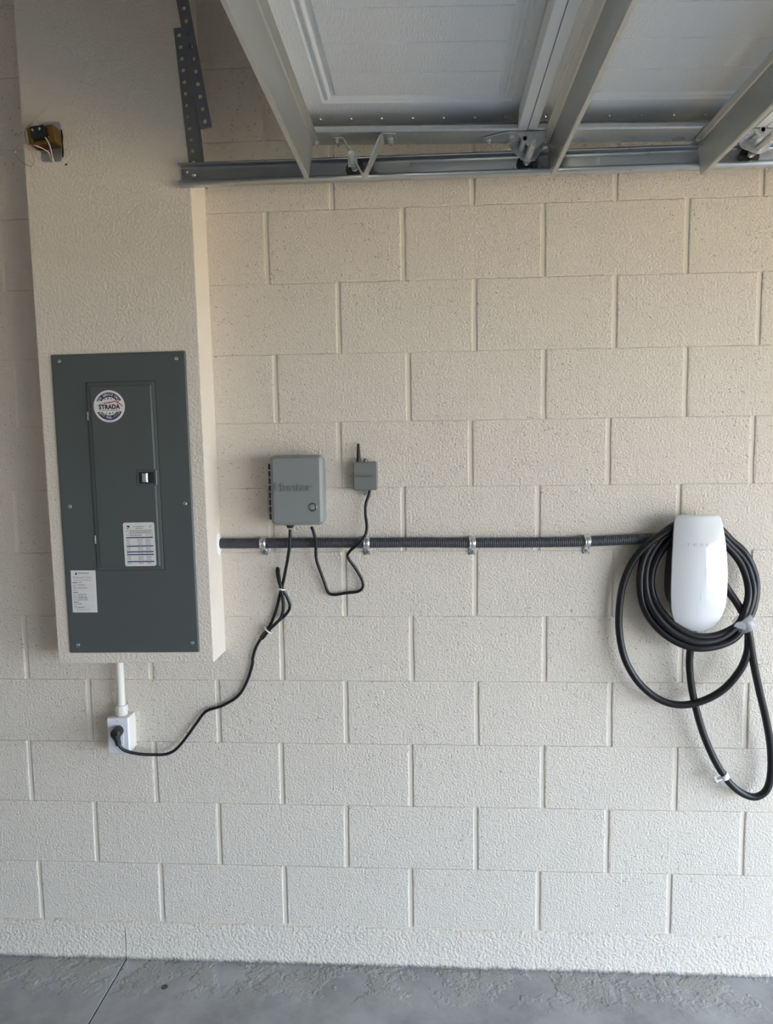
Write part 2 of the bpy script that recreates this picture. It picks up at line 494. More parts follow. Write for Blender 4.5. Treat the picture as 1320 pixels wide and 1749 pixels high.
# round sticker -----------------------------------------------------
def ring_quads(mb, r0, r1, a0, a1, b0, b1, y, n=30):
    vs = []; fs = []
    for k in range(n + 1):
        t = k / n; a = a0 + (a1 - a0) * t; b = b0 + (b1 - b0) * t
        vs += [(r1 * math.cos(a), y, r1 * math.sin(a)), (r0 * math.cos(b), y, r0 * math.sin(b))]
        if k: fs.append((2 * k - 2, 2 * k - 1, 2 * k + 1, 2 * k))
    mb.add(vs, fs)
def star(mb, cx, cz, r, y):
    vs = [(cx, y, cz)] + [(cx + (r if k % 2 == 0 else r * .42) * math.sin(math.pi * k / 5), y, cz + (r if k % 2 == 0 else r * .42) * math.cos(math.pi * k / 5)) for k in range(10)]
    mb.add(vs, [(0, k, k % 10 + 1) for k in range(1, 11)])
def stroke(mb, pts, w, y):
    for (a, b) in zip(pts, pts[1:]):
        dx, dz = b[0] - a[0], b[1] - a[1]; L = math.hypot(dx, dz) or 1; nx, nz = -dz / L * w / 2, dx / L * w / 2
        mb.add([(a[0] + nx, y, a[1] + nz), (a[0] - nx, y, a[1] - nz), (b[0] - nx, y, b[1] - nz), (b[0] + nx, y, b[1] + nz)], [(0, 1, 2, 3)])
R = .0460
st = thing('round_sticker', 'round white and navy service-call sticker on the panel door', 'sticker', (.3668, -.1325, 1.800), -.02)
MB().lathe([(.0001, .0), (R, .0), (R, -.0004), (.0001, -.0004)], (0, 0, 0), 'y', 48).build('sticker_disc', 'sticker_white', st)
mb = MB(); rd = math.radians
a_, b_ = math.asin(.34 / .86), math.asin(.34 / .575)
ring_quads(mb, .575 * R, .86 * R, a_, math.pi - a_, b_, math.pi - b_, -.0006)
ring_quads(mb, .575 * R, .86 * R, -a_, -math.pi + a_, -b_, -math.pi + b_, -.0006)
tag(mb.build('navy_band', 'print_navy', st), kind='stuff')
mb = MB()
def arc_text(mb, txt, rad, a0, a1, size, flip=False):
    n = len(txt)
    for k, ch in enumerate(txt):
        if ch == ' ': continue
        a = rd(a0 + (a1 - a0) * k / (n - 1))
        add_text(mb, ch, size, rad * math.cos(a), -.0008, rad * math.sin(a), a + (math.pi / 2 if flip else -math.pi / 2), bold=.00012)
arc_text(mb, 'FOR SERVICE CALL', .715 * R, 149, 31, .0098)
arc_text(mb, '877-906-1113', .715 * R, 215, 325, .0108, True)
tag(mb.build('arc_lettering', 'sticker_white', st), kind='stuff')
mb = MB(); add_text(mb, 'STRADA', .0175, 0, -.0008, -.0022, spacing=1.08, bold=.0008, width=1.36 * R)
mb.build('bold_lettering', 'print_black', st)
mb = MB()
for (sx, sz, r) in ((-.24, .44, .06), (-.045, .485, .085), (.155, .45, .06), (-.19, -.43, .06), (.015, -.455, .085), (.205, -.415, .06)):
    star(mb, sx * R, sz * R, r * R, -.0008)
tag(mb.build('printed_stars', 'print_black', st), kind='stuff')
mb = MB()
stroke(mb, [(-.33 * R, .20 * R), (.10 * R, .235 * R), (.38 * R, .305 * R), (.58 * R, .21 * R), (.86 * R, -.02 * R)], .0026, -.0008)
stroke(mb, [(.585 * R, .19 * R), (.585 * R, .30 * R)], .003, -.0008)
mb.build('roof_line', 'print_red', st)
mb = MB()
stroke(mb, [(-.80 * R, .06 * R), (-.32 * R, .22 * R), (-.30 * R, .17 * R), (.06 * R, .28 * R), (.05 * R, .22 * R)], .0014, -.0008)
k = -.62
rnd = random.Random(5)
while k < .66:
    w = rnd.uniform(.03, .09); stroke(mb, [(k * R, -.25 * R), ((k + w) * R, -.25 * R)], .0022, -.0008); k += w + .03
for a in range(252, 292, 4):
    stroke(mb, [(.925 * R * math.cos(rd(a)), .925 * R * math.sin(rd(a))), (.925 * R * math.cos(rd(a + 3)), .925 * R * math.sin(rd(a + 3)))], .0012, -.0008)
tag(mb.build('fine_print', 'print_grey', st), kind='stuff')

# certificate -----------------------------------------------------
cw, ch = .0935, .129
ce = thing('inspection_label', 'white printed label with blue bars on the panel door', 'label', (.4385, -.1325, 1.3335), -.012)
nested(MB(), 0, ch / 2, cw, ch, .006, [(0, 0), (0, -.0004)]).build('label_sheet', 'label_white', ce)
fx = lambda t: (t - .5) * cw
fz = lambda t: (1 - t) * ch
mb = MB(); rnd = random.Random(11)
for t in (.345, .54, .67, .735, .895):
    mb.box(fx(.08), fx(.94), -.0007, -.0005, fz(t + .013), fz(t - .013))
tag(mb.build('blue_bars', 'print_blue', ce), kind='stuff')
mb = MB()
stroke(mb, [(fx(.12), fz(.085)), (fx(.20), fz(.085))], .0042, -.0007); stroke(mb, [(fx(.17), fz(.10)), (fx(.215), fz(.095))], .004, -.0007)
stroke(mb, [(fx(.12), fz(.133)), (fx(.165), fz(.133))], .0026, -.0007)
stroke(mb, [(fx(.845), fz(.10)), (fx(.86), fz(.115)), (fx(.90), fz(.065))], .0012, -.0007)
tag(mb.build('printed_emblem', 'print_black', ce), kind='stuff')
mb = MB()
def dashes(mb, x0, x1, z, h, rnd, lo=.02, hi=.07, gap=.018, y=-.0006):
    x = x0
    while x < x1 - .01:
        w = min(rnd.uniform(lo, hi), x1 - x); stroke(mb, [(fx(x), z), (fx(x + w), z)], h, y); x += w + gap
dashes(mb, .33, .68, fz(.09), .0022, rnd); dashes(mb, .40, .62, fz(.133), .0026, rnd, .05, .1)
for (xa, xb, ta, tb) in ((.18, .93, .172, .245), (.2, .58, .27, .31), (.72, .93, .27, .31)):
    stroke(mb, [(fx(xa), fz(ta)), (fx(xb), fz(ta)), (fx(xb), fz(tb)), (fx(xa), fz(tb)), (fx(xa), fz(ta))], .0008, -.0006)
for t in (.19, .21, .232): dashes(mb, .22, .9, fz(t), .0018, rnd)
dashes(mb, .22, .56, fz(.29), .002, rnd); dashes(mb, .08, .15, fz(.19), .002, rnd); dashes(mb, .11, .17, fz(.29), .002, rnd)
for t in (.385, .41, .44, .47, .5, .575, .60, .63, .70, .775, .80, .825, .85, .92, .945):
    dashes(mb, .08, .2, fz(t), .0016, rnd)
    dashes(mb, .46, .58, fz(t), .0016, rnd); dashes(mb, .72, .84, fz(t), .0016, rnd)
for x in (.45, .59, .71, .85): stroke(mb, [(fx(x), fz(.36)), (fx(x), fz(.94))], .0006, -.0006)
tag(mb.build('fine_print', 'print_grey', ce), kind='stuff')

# paint record card -----------------------------------------------------
cw, ch = .0755, .1268
pc_ = thing('paint_record_label', 'white paint colour card with handwriting low on the panel cover', 'label', (.2600, -.1262, 1.1932), 0.0)
MB().box(-cw / 2, cw / 2, -.0004, 0, 0, ch).build('label_sheet', 'label_white', pc_)
mb = MB()
add_text(mb, 'Paints and Colors', .0085, fx(.47), -.0007, fz(.165), width=.76 * cw)
add_text(mb, 'Used in Your Home', .0072, fx(.45), -.0007, fz(.228), width=.68 * cw)
mb.build('title_lettering', 'print_grey', pc_)
mb = MB(); rnd = random.Random(4)
mb.add([(fx(.175), -.0007, fz(.085)), (fx(.215), -.0007, fz(.03)), (fx(.255), -.0007, fz(.085)), (fx(.235), -.0007, fz(.105)), (fx(.195), -.0007, fz(.105))], [(0, 1, 2, 3, 4)])
mb.build('drop_emblem', 'print_black', pc_)
mb = MB()
dashes(mb, .30, .72, fz(.065), .0030, rnd, .05, .12, .012, -.0007)
for t in (.29, .525, .755): dashes(mb, .06, .26, fz(t), .0030, rnd, .08, .12, .008, -.0007)
tag(mb.build('headline_print', 'print_grey', pc_), kind='stuff')
mb = MB()
for t in (.345, .385, .425, .465, .575, .615, .655, .70, .805, .85, .885):
    dashes(mb, .06, .2, fz(t), .0022, rnd, .03, .06, .01, -.0007); stroke(mb, [(fx(.06), fz(t + .015)), (fx(.92), fz(t + .015))], .0004, -.0006)
dashes(mb, .22, .72, fz(.925), .0016, rnd, .03, .07, .015, -.0007); dashes(mb, .16, .70, fz(.95), .0016, rnd, .03, .07, .015, -.0007)
tag(mb.build('ruled_print', 'print_lightgrey', pc_), kind='stuff')
mb = MB()
for (t, xa, xb) in ((.285, .30, .44), (.345, .24, .56), (.42, .24, .64), (.572, .25, .60), (.612, .25, .60), (.655, .25, .62), (.70, .25, .64), (.80, .24, .40), (.88, .20, .52)):
    pts = []; x = xa
    while x < xb:
        pts.append((fx(x), fz(t + rnd.uniform(-.017, .012)))); x += .016
    stroke(mb, pts, .00085, -.0008)
tag(mb.build('handwriting', 'print_black', pc_), kind='stuff')

# ================================================================== doorbell transformer
tr = thing('doorbell_transformer', 'small brass doorbell transformer with loose wires high on the column', 'transformer', (.2315, -.12, 2.4855))
nested(MB(), 0, .0535, .059, .107, .007, [(0, -.0005), (0, -.003), (.001, -.0035)]).build('mounting_plate', 'galvanized', tr, smooth=True)
mb = MB(); pts = []
mb.prism([(.0285, .010), (.0335, .014), (.0350, .03), (.0335, .05), (.0352, .07), (.0325, .088), (.0285, .086)], 'y', -.0016, -.0004); mb.build('cutout_gap', 'dark_gap', tr)
def tilt(mb, cx, cz, a):
    c, q = math.cos(a), math.sin(a)
    mb.v = [(cx + (x - cx) * c - (z - cz) * q, y, cz + (x - cx) * q + (z - cz) * c) for x, y, z in mb.v]; return mb
TC = (-.006, .0555, .10)
core = tilt(MB().box(-.036, .026, -.046, -.0035, .033, .078), *TC).build('core', 'laminated_core', tr, bevel=.001)
for (xa, xb) in ((-.042, -.028), (.013, .032)):
    tilt(MB().box(xa, xb, -.049, -.006, .034, .0785), *TC).build('brass_bracket', 'brass', tr, bevel=.0012)
tilt(MB().box(-.030, .016, -.0485, -.044, .0325, .040), *TC).build('brass_strip', 'brass', tr, bevel=.0006)
tb = tilt(MB().box(-.027, .013, -.062, -.046, .044, .0745), *TC).build('terminal_block', 'black_plastic', tr, bevel=.001)
for sx in (-.018, .002):
    tilt(MB().lathe([(.0001, -.066), (.0034, -.0655), (.0036, -.062), (.0001, -.0615)], (sx, 0, .064), 'y', 10), *TC).build('terminal_screw', 'zinc_bolt', tb)
tilt(MB().lathe([(.0001, -.053), (.0022, -.0525), (.0025, -.049), (.0001, -.0485)], (.018, 0, .046), 'y', 8), *TC).build('rivet', 'chrome', tr)
def lp(pts, o): return [(p[0] - o[0], p[1] - o[1], p[2] - o[2]) for p in pts]
TL = (.2315, -.12, 2.4855)
MB().tube(smooth_path(lp([(.2367, -.176, 2.5371), (.2438, -.172, 2.5279), (.247, -.165, 2.5179), (.247, -.155, 2.5048), (.2452, -.146, 2.4898), (.2452, -.14, 2.4777), (.247, -.138, 2.4748), (.2409, -.136, 2.4793), (.2328, -.135, 2.4943), (.2292, -.136, 2.5026)], TL), 4), .0015, 6).build('wire', 'wire_white', tr, smooth=True)
MB().tube(smooth_path(lp([(.2306, -.13, 2.5019), (.23, -.14, 2.5068), (.2175, -.15, 2.5134), (.2048, -.16, 2.5164), (.191, -.165, 2.5178), (.176, -.165, 2.5211), (.161, -.16, 2.52), (.1486, -.155, 2.5139), (.142, -.15, 2.5047), (.1473, -.15, 2.4902), (.1602, -.15, 2.4769), (.175, -.15, 2.4686), (.1871, -.15, 2.4668), (.1922, -.15, 2.4744), (.1963, -.155, 2.4839), (.1946, -.16, 2.4976), (.1905, -.165, 2.51), (.1839, -.165, 2.5258), (.1769, -.16, 2.5435), (.1765, -.155, 2.5582), (.1813, -.15, 2.5713), (.1882, -.145, 2.5788)], TL), 4), .0015, 6).build('wire', 'copper_wire', tr, smooth=True)
MB().tube(smooth_path(lp([(.182, -.145, 2.5776), (.1895, -.135, 2.5914), (.202, -.128, 2.6081), (.2164, -.125, 2.6188), (.2241, -.124, 2.6281), (.2286, -.124, 2.6273)], TL), 4), .0012, 6).build('wire', 'wire_white', tr, smooth=True)

# ================================================================== irrigation controller
ct = thing('irrigation_controller', 'grey plastic irrigation timer box with a round key lock', 'controller', (.8975, 0, 1.4455))
nested(MB(), 0, .103, .148, .198, .014, [(0, 0), (0, -.052)], 6).build('body', 'controller_plastic', ct, smooth=True)
lid = nested(MB(), 0, .1035, .157, .207, .015, [(0, -.050), (0, -.078), (.0015, -.0815), (.005, -.0850), (.0065, -.0862), (.0085, -.0892), (.0105, -.0900)], 6).build('lid', 'controller_plastic', ct, smooth=True)
mb = MB(); add_text(mb, 'Hunter', .034, -.010, -.0920, .112, bold=.0009, width=.112, thick=.0024)
mb.build('lettering', 'emboss_shaded', lid)
MB().lathe([(.0001, -.0908), (.0022, -.0908), (.0022, -.0895), (.0001, -.0895)], (.053, 0, .121), 'y', 10).build('registered_mark', 'emboss_shaded', lid)
for k in range(8):
    z0 = .016 + k * .0212
    MB().lathe([(.0001, 0), (.0052, 0), (.0056, .001), (.0056, .0165), (.0052, .0175), (.0001, .0175)], (-.0815, -.067 if k % 2 else -.069, z0), 'z', 10).build('hinge_knuckle', 'black_plastic' if k % 2 else 'panel_latch_black', ct, smooth=True)
lk = MB().lathe([(.0001, -.0885), (.0128, -.0885), (.0128, -.0910), (.0112, -.0925), (.0098, -.0922), (.0088, -.0895), (.0001, -.0893)], (.047, 0, .054), 'y', 28).build('lock', 'dark_chrome', lid, smooth=True)
MB().lathe([(.0001, -.0890), (.0088, -.0894), (.0088, -.0897), (.0001, -.0897)], (.047, 0, .054), 'y', 24).build('lock_well', 'panel_latch_black', lk)
MB().lathe([(.0001, -.0915), (.0025, -.0914), (.0048, -.0908), (.0052, -.0895), (.0001, -.0893)], (.0465, 0, .054), 'y', 16).build('key_core', 'chrome', lk, smooth=True)
MB().lathe([(.0001, 0), (.0135, 0), (.0135, -.006), (.0098, -.013), (.0085, -.016), (.0001, -.016)], (-.0304, -.045, .0035), 'z', 14).build('cable_gland', 'black_plastic', ct, smooth=True)

# ================================================================== wireless receiver
rc = thing('sensor_receiver', 'small grey wireless receiver box with a stubby black antenna', 'receiver', (1.0955, 0, 1.5435))
nested(MB(), 0, .0425, .072, .085, .006, [(0, 0), (0, -.031), (.0008, -.0335), (.0026, -.035)], 4).build('body', 'receiver_plastic', rc, smooth=True)
mb = MB(); add_text(mb, 'Hunter', .016, -.004, -.0358, .044, bold=.0004, width=.052, thick=.0012)
mb.build('lettering', 'emboss_receiver_shaded', rc)
MB().lathe([(.0001, .086), (.0072, .086), (.0072, .092), (.0064, .096), (.0045, .136), (.0038, .140), (.0001, .1405)], (-.0205, -.018, 0), 'z', 14).build('antenna', 'black_plastic', rc, smooth=True)
MB().lathe([(.0001, .085), (.0055, .085), (.0055, .090), (.0042, .0945), (.0001, .0955)], (-.0005, -.018, 0), 'z', 14).build('top_screw', 'hanger_steel', rc, smooth=True)
nested(MB(), -.001, -.0068, .014, .0165, .002, [(0, -.008), (0, -.024), (.001, -.025)]).build('cable_port', 'receiver_plastic', rc)
SC = [(.9322, -.05, 1.437), (.9388, -.05, 1.4209), (.9433, -.042, 1.3875), (.9419, -.03, 1.337), (.9527, -.018, 1.2939), (.9637, -.012, 1.2569), (.9741, -.012, 1.2292), (.9915, -.012, 1.222), (1.0299, -.012, 1.2275), (1.0655, -.012, 1.2319), (1.0805, -.012, 1.2456), (1.0789, -.014, 1.2681), (1.0619, -.018, 1.3018), (1.0416, -.026, 1.3332), (1.0379, -.034, 1.3481), (1.049, -.04, 1.3641), (1.0738, -.043, 1.3843), (1.0926, -.04, 1.408), (1.0977, -.032, 1.4338), (1.0939, -.025, 1.4707), (1.0953, -.022, 1.5027), (1.1052, -.02, 1.5319), (1.1075, -.02, 1.5453)]
tag(MB().tube(smooth_path(SC, 8), .0046, 10).build('sensor_lead', 'black_rubber', smooth=True), 'thin black cord looping from timer box up to the small receiver', 'cord')

# ================================================================== conduit and straps
cpts = [(.634, -.0165, 1.3835), (.78, -.0165, 1.3832), (.95, -.0165, 1.3838), (1.095, -.0165, 1.3826), (1.25, -.0165, 1.3832), (1.414, -.0165, 1.3815), (1.6, -.0165, 1.3815), (1.755, -.0165, 1.3835), (1.88, -.0165, 1.389), (1.985, -.0165, 1.395)]
path = smooth_path(cpts, 90)
rad = [.0150 + .0011 * math.cos(2 * math.pi * k / 5.0) for k in range(len(path))]
# resample to an even rib pitch
L = [0.]
for a, b in zip(path, path[1:]): L.append(L[-1] + (b - a).length)
N = 940; even = []; j = 0
for k in range(N + 1):
    t = L[-1] * k / N
    while j < len(L) - 2 and L[j + 1] < t: j += 1
    f = (t - L[j]) / max(L[j + 1] - L[j], 1e-9)
    even.append(path[j].lerp(path[j + 1], min(1, f)))
rad = [.0148 + (.0006, .0012, .0006, -.0004)[k % 4] for k in range(N + 1)]
cd = MB().tube(even, .015, 16, True, rad).build('flexible_conduit', 'conduit_grey')
cd.data.polygons.foreach_set('use_smooth', [True] * len(cd.data.polygons))
tag(cd, 'dark grey ribbed conduit running along the wall to the charger', 'conduit')
mb = MB(); rnd = random.Random(9)
rings = []
for (r, y) in ((.036, 0.), (.031, .003), (.022, .005)):
    rings.append([(.6395 + y, -.0185 + (r * .62) * math.cos(a) * (1 + rnd.uniform(-.12, .12)), 1.382 + r * 1.05 * math.sin(a) * (1 + rnd.uniform(-.12, .12))) for a in [2 * math.pi * k / 18 for k in range(18)]])
mb.loft(rings)
MBc = mb.build('caulk_patch', 'caulk', column, smooth=True)

def strap(x, z, label):
    t = thing('conduit_strap', label, 'pipe strap', (x, 0, z), 0, 'conduit straps')
    n = 12; R1 = .0176; mb = MB(); pts = []
    pts.append((-.0008, -.019 + .0))
    out = [(0.001, .0175)] + [(-.0165 - R1 * math.sin(math.pi * k / n), R1 * math.cos(math.pi * k / n)) for k in range(n + 1)] + [(-.0035, -.019), (-.0022, -.0215), (-.0022, -.0385)]
    mb.sheet(out, 'x', -.0095, .0095)
    mb.build('band', 'zinc_bolt', t, smooth=True, solid=.0018)
    for dx in (-.0058, .0058):
        m2 = MB(); m2.tube([(dx, y - .0012, z_) for y, z_ in out[1:n + 2]], .0013, 6); m2.build('band_rib', 'zinc_bolt', t, smooth=True)
    b = MB().lathe([(.0001, -.0085), (.0052, -.0083), (.0060, -.0072), (.0060, -.0028), (.0001, -.0026)], (0, 0, -.0295), 'y', 6).build('bolt', 'hanger_steel', t)
    MB().lathe([(.0001, -.0042), (.0085, -.0040), (.0085, -.003), (.0001, -.003)], (0, 0, -.0295), 'y', 16).build('washer', 'zinc_bolt', t)
for x, z, lab in ((.778, 1.3832, 'zinc strap on conduit just left of the hanging timer cord'), (1.095, 1.3826, 'zinc strap on conduit under the small receiver, crossed by its cord'),
                  (1.414, 1.3815, 'zinc strap on conduit midway between receiver and charger'), (1.755, 1.3835, 'zinc strap on conduit nearest the white charger')):
    strap(x, z, lab)

# ================================================================== outlet, its pipe, power cord
pp = thing('white_pipe', 'short white PVC pipe between the column and the outlet', 'pipe', (.3135, -.030, .842))
MB().lathe([(.0001, .03), (.0125, .03), (.0125, .1935), (.0001, .1935)], (0, 0, 0), 'z', 20).build('pipe_run', 'pvc_white', pp, smooth=True)
cp = MB().lathe([(.0001, 0), (.0165, 0), (.0185, .003), (.0185, .009), (.0165, .010), (.0165, .0125), (.0195, .0135), (.0195, .028), (.0175, .0325), (.0001, .0325)], (0, 0, 0), 'z', 24).build('coupling', 'pvc_white', pp, smooth=True)
for k in range(10):
    a = 2 * math.pi * k / 10
    MB().box(-.0012, .0012, -.0204, -.0185, .0145, .0275).build('grip_rib', 'pvc_white', cp).rotation_euler = (0, 0, a)
ob = thing('outlet_box', 'white wall outlet box with a black plug in it', 'outlet', (.311, 0, .727))
nested(MB(), 0, .0575, .066, .113, .003, [(0, 0), (0, -.050)], 3).build('box_body', 'pvc_white', ob, smooth=True)
fp = nested(MB(), 0, .0575, .0695, .1165, .003, [(0, -.049), (0, -.054), (.003, -.0580)], 3).build('cover_plate', 'outlet_white', ob, smooth=True)
nested(MB(), .001, .056, .033, .067, .003, [(0, -.0575), (0, -.0590), (.0008, -.0595)], 3).build('receptacle', 'outlet_white', fp, smooth=True)
for z in (.105, .0095):
    MB().lathe([(.0001, -.0593), (.002, -.0590), (.0026, -.0578), (.0001, -.0577)], (0, 0, z), 'y', 10).build('screw', 'zinc_bolt', fp)
ear = nested(MB(), .0365, .108, .016, .014, .005, [(0, 0), (0, -.003)], 4).build('mounting_ear', 'pvc_white', ob, smooth=True)
MB().lathe([(.0001, -.0055), (.003, -.005), (.0036, -.003), (.0001, -.0029)], (.039, 0, .108), 'y', 10).build('ear_screw', 'zinc_bolt', ear)

PC = [(.8671, -.045, 1.4288), (.8664, -.047, 1.4048), (.8623, -.045, 1.3668), (.8486, -.03, 1.31), (.8367, -.02, 1.2642), (.8292, -.016, 1.2413), (.8203, -.012, 1.2099), (.8089, -.01, 1.1704), (.7925, -.009, 1.1309), (.7808, -.009, 1.1112), (.7683, -.012, 1.0979), (.7606, -.014, 1.0872), (.768, -.022, 1.0877), (.7853, -.022, 1.109), (.8088, -.02, 1.1337), (.8409, -.016, 1.1607), (.8548, -.016, 1.1858), (.8466, -.018, 1.2168), (.8321, -.022, 1.2414), (.8203, -.012, 1.2682), (.8163, -.01, 1.2983), (.8205, -.014, 1.3029), (.8239, -.02, 1.2808), (.8303, -.026, 1.2461), (.834, -.022, 1.2121), (.8327, -.018, 1.1723), (.8213, -.02, 1.1449), (.7931, -.026, 1.1185), (.7758, -.02, 1.1029), (.7588, -.014, 1.0816), (.7418, -.01, 1.0522), (.7321, -.0085, 1.0205), (.7299, -.0085, .9998), (.7116, -.0085, .947), (.6822, -.009, .8997), (.6308, -.0095, .8672), (.578, -.011, .8483), (.5455, -.014, .8091), (.5092, -.018, .7606), (.4797, -.024, .7283), (.4519, -.032, .7161), (.4155, -.045, .7194), (.3806, -.06, .7275), (.3506, -.072, .739), (.3336, -.079, .7503), (.3231, -.083, .7651)]
pw = thing('power_cord', 'black power cord bundled with ties, hanging from timer box to outlet', 'cord', (.8671, -.045, 1.4288))
PO = (.8671, -.045, 1.4288)
MB().tube(smooth_path(lp(PC, PO), 8), .0048, 10).build('cable', 'black_rubber', pw, smooth=True)
mb = MB()
def oval(cx, cz, y, rx, rz, n=18, sh=0.): return [(cx + rx * math.cos(2 * math.pi * k / n) - PO[0], y - PO[1], cz + rz * math.sin(2 * math.pi * k / n) - PO[2] + sh) for k in range(n)]
mb.loft([oval(.3155, .803, -.0600, .0155, .0165), oval(.3155, .803, -.072, .0165, .0175), oval(.3150, .802, -.078, .0160, .0168), oval(.3145, .801, -.088, .0150, .0160), oval(.3145, .800, -.091, .0125, .0130)])
plug = mb.build('plug', 'black_plastic', pw, smooth=True)
a_, b_ = Vector((.3148, -.083, .800)), Vector((.3228, -.0835, .7655))
pth = [a_.lerp(b_, t) for t in (0, .25, .5, .75, 1)]
MB().tube(lp(pth, PO), .01, 14, True, [.0145, .0125, .0100, .0082, .0070]).build('strain_relief', 'black_plastic', plug, smooth=True)
for k in range(3):
    t = .70 + k * .12; c0 = a_.lerp(b_, t); c1 = a_.lerp(b_, t + .05)
    MB().tube(lp([c0, c1], PO), .0098 - k * .0006, 12).build('relief_ring', 'black_plastic', plug)
for (c, d, r) in (((.8300, -.0195, 1.2428), (.25, 0, 1), .0125), ((.7855, -.0185, 1.1128), (.7, 0, .7), .0135)):
    d = Vector(d).normalized(); c = Vector(c)
    MB().tube(lp([c - d * .0022, c + d * .0022], PO), r, 16, False).build('cable_tie', 'tie_white', pw, smooth=True, solid=.0015)

# ================================================================== wall charger
CX, CZ = 2.058, 1.29
W_ = [(1.1215, .004), (1.1235, .018), (1.129, .031), (1.140, .050), (1.155, .0615), (1.175, .0700), (1.20, .0755), (1.235, .0780), (1.28, .0785), (1.33, .0770), (1.38, .0738), (1.42, .0700), (1.445, .0668), (1.456, .0640), (1.4620, .0590), (1.4650, .0520), (1.4660, .044)]
def interp(tab, z):
    for (a, wa), (b, wb) in zip(tab, tab[1:]):
        if z <= b: return wa + (wb - wa) * (z - a) / (b - a)
    return tab[-1][1]
YE = [(1.12, -.066), (1.16, -.083), (1.22, -.094), (1.30, -.095), (1.38, -.087), (1.467, -.070)]
def ysurf(x, z):
    w = interp(W_, z); s_ = min(1, abs(x - CX) / w) if w else 0
    bul = .016 * min(1, w / .07) ** 1.5
    return interp(YE, z) - bul * (1 - s_ ** 2.0)
wc = thing('wall_charger', 'glossy white wall-mounted car charger with the cable coiled round it', 'car charger', (CX, 0, 1.1215))
WO = (CX, 0, 1.1215)
zs = []
for (a, _), (b, _) in zip(W_, W_[1:]): zs += [a, (a + b) / 2]
zs.append(W_[-1][0]); NC = 18
rows = [[(CX + interp(W_, z) * math.sin(math.pi / 2 * (2 * k / NC - 1)), z) for k in range(NC + 1)] for z in zs]
mb = MB()
front = [[(x - CX, ysurf(x, z), z - WO[2]) for x, z in r] for r in rows]
mb.loft(front, False, False, False)
loop = [r[-1] for r in front] + front[-1][::-1][1:-1] + [r[0] for r in front][::-1] + front[0][1:-1]
cz_ = .17
def sc_(p, k, dy): return (p[0] * k, p[1] + dy, cz_ + (p[2] - cz_) * k)
mb.loft([loop, [sc_(p, 1.006, .0025) for p in loop], [sc_(p, 1.004, .007) for p in loop], [sc_(p, .985, .011) for p in loop]], False, True)
fpl = mb.build('faceplate', 'charger_white', wc)
shade(fpl.data, .9)
mb = MB()
mb.loft([[(p[0] * .90, -.004 + 0 * p[1], cz_ + (p[2] - cz_) * .62 - .012) for p in loop], [(p[0] * .90, -.040, cz_ + (p[2] - cz_) * .66 - .010) for p in loop], [(p[0] * .965, p[1] * .55 - .012, cz_ + (p[2] - cz_) * .955) for p in loop], [sc_(p, .965, .0105) for p in loop]])
mb.build('back_housing', 'black_plastic', wc, smooth=True)
mb = MB()
for k, ch_ in enumerate('TESLA'):
    m2 = MB(); add_text(m2, ch_, .0105, CX + (k - 2) * .0178, 0, 1.3835, width=.0082)
    mb.add([(x - CX, ysurf(x, z) - .0005, z - WO[2]) for x, y, z in m2.v], m2.f)
mb.build('lettering', 'charger_letter', fpl)
mb = MB()
zz = [1.222 + .0025 * k for k in range(10)]
mb.loft([[(-.0008, ysurf(CX, z) - .0006, z - WO[2]), (.0008, ysurf(CX, z) - .0006, z - WO[2])] for z in zz], False, False, False)
mb.build('status_light', 'charger_light', fpl)

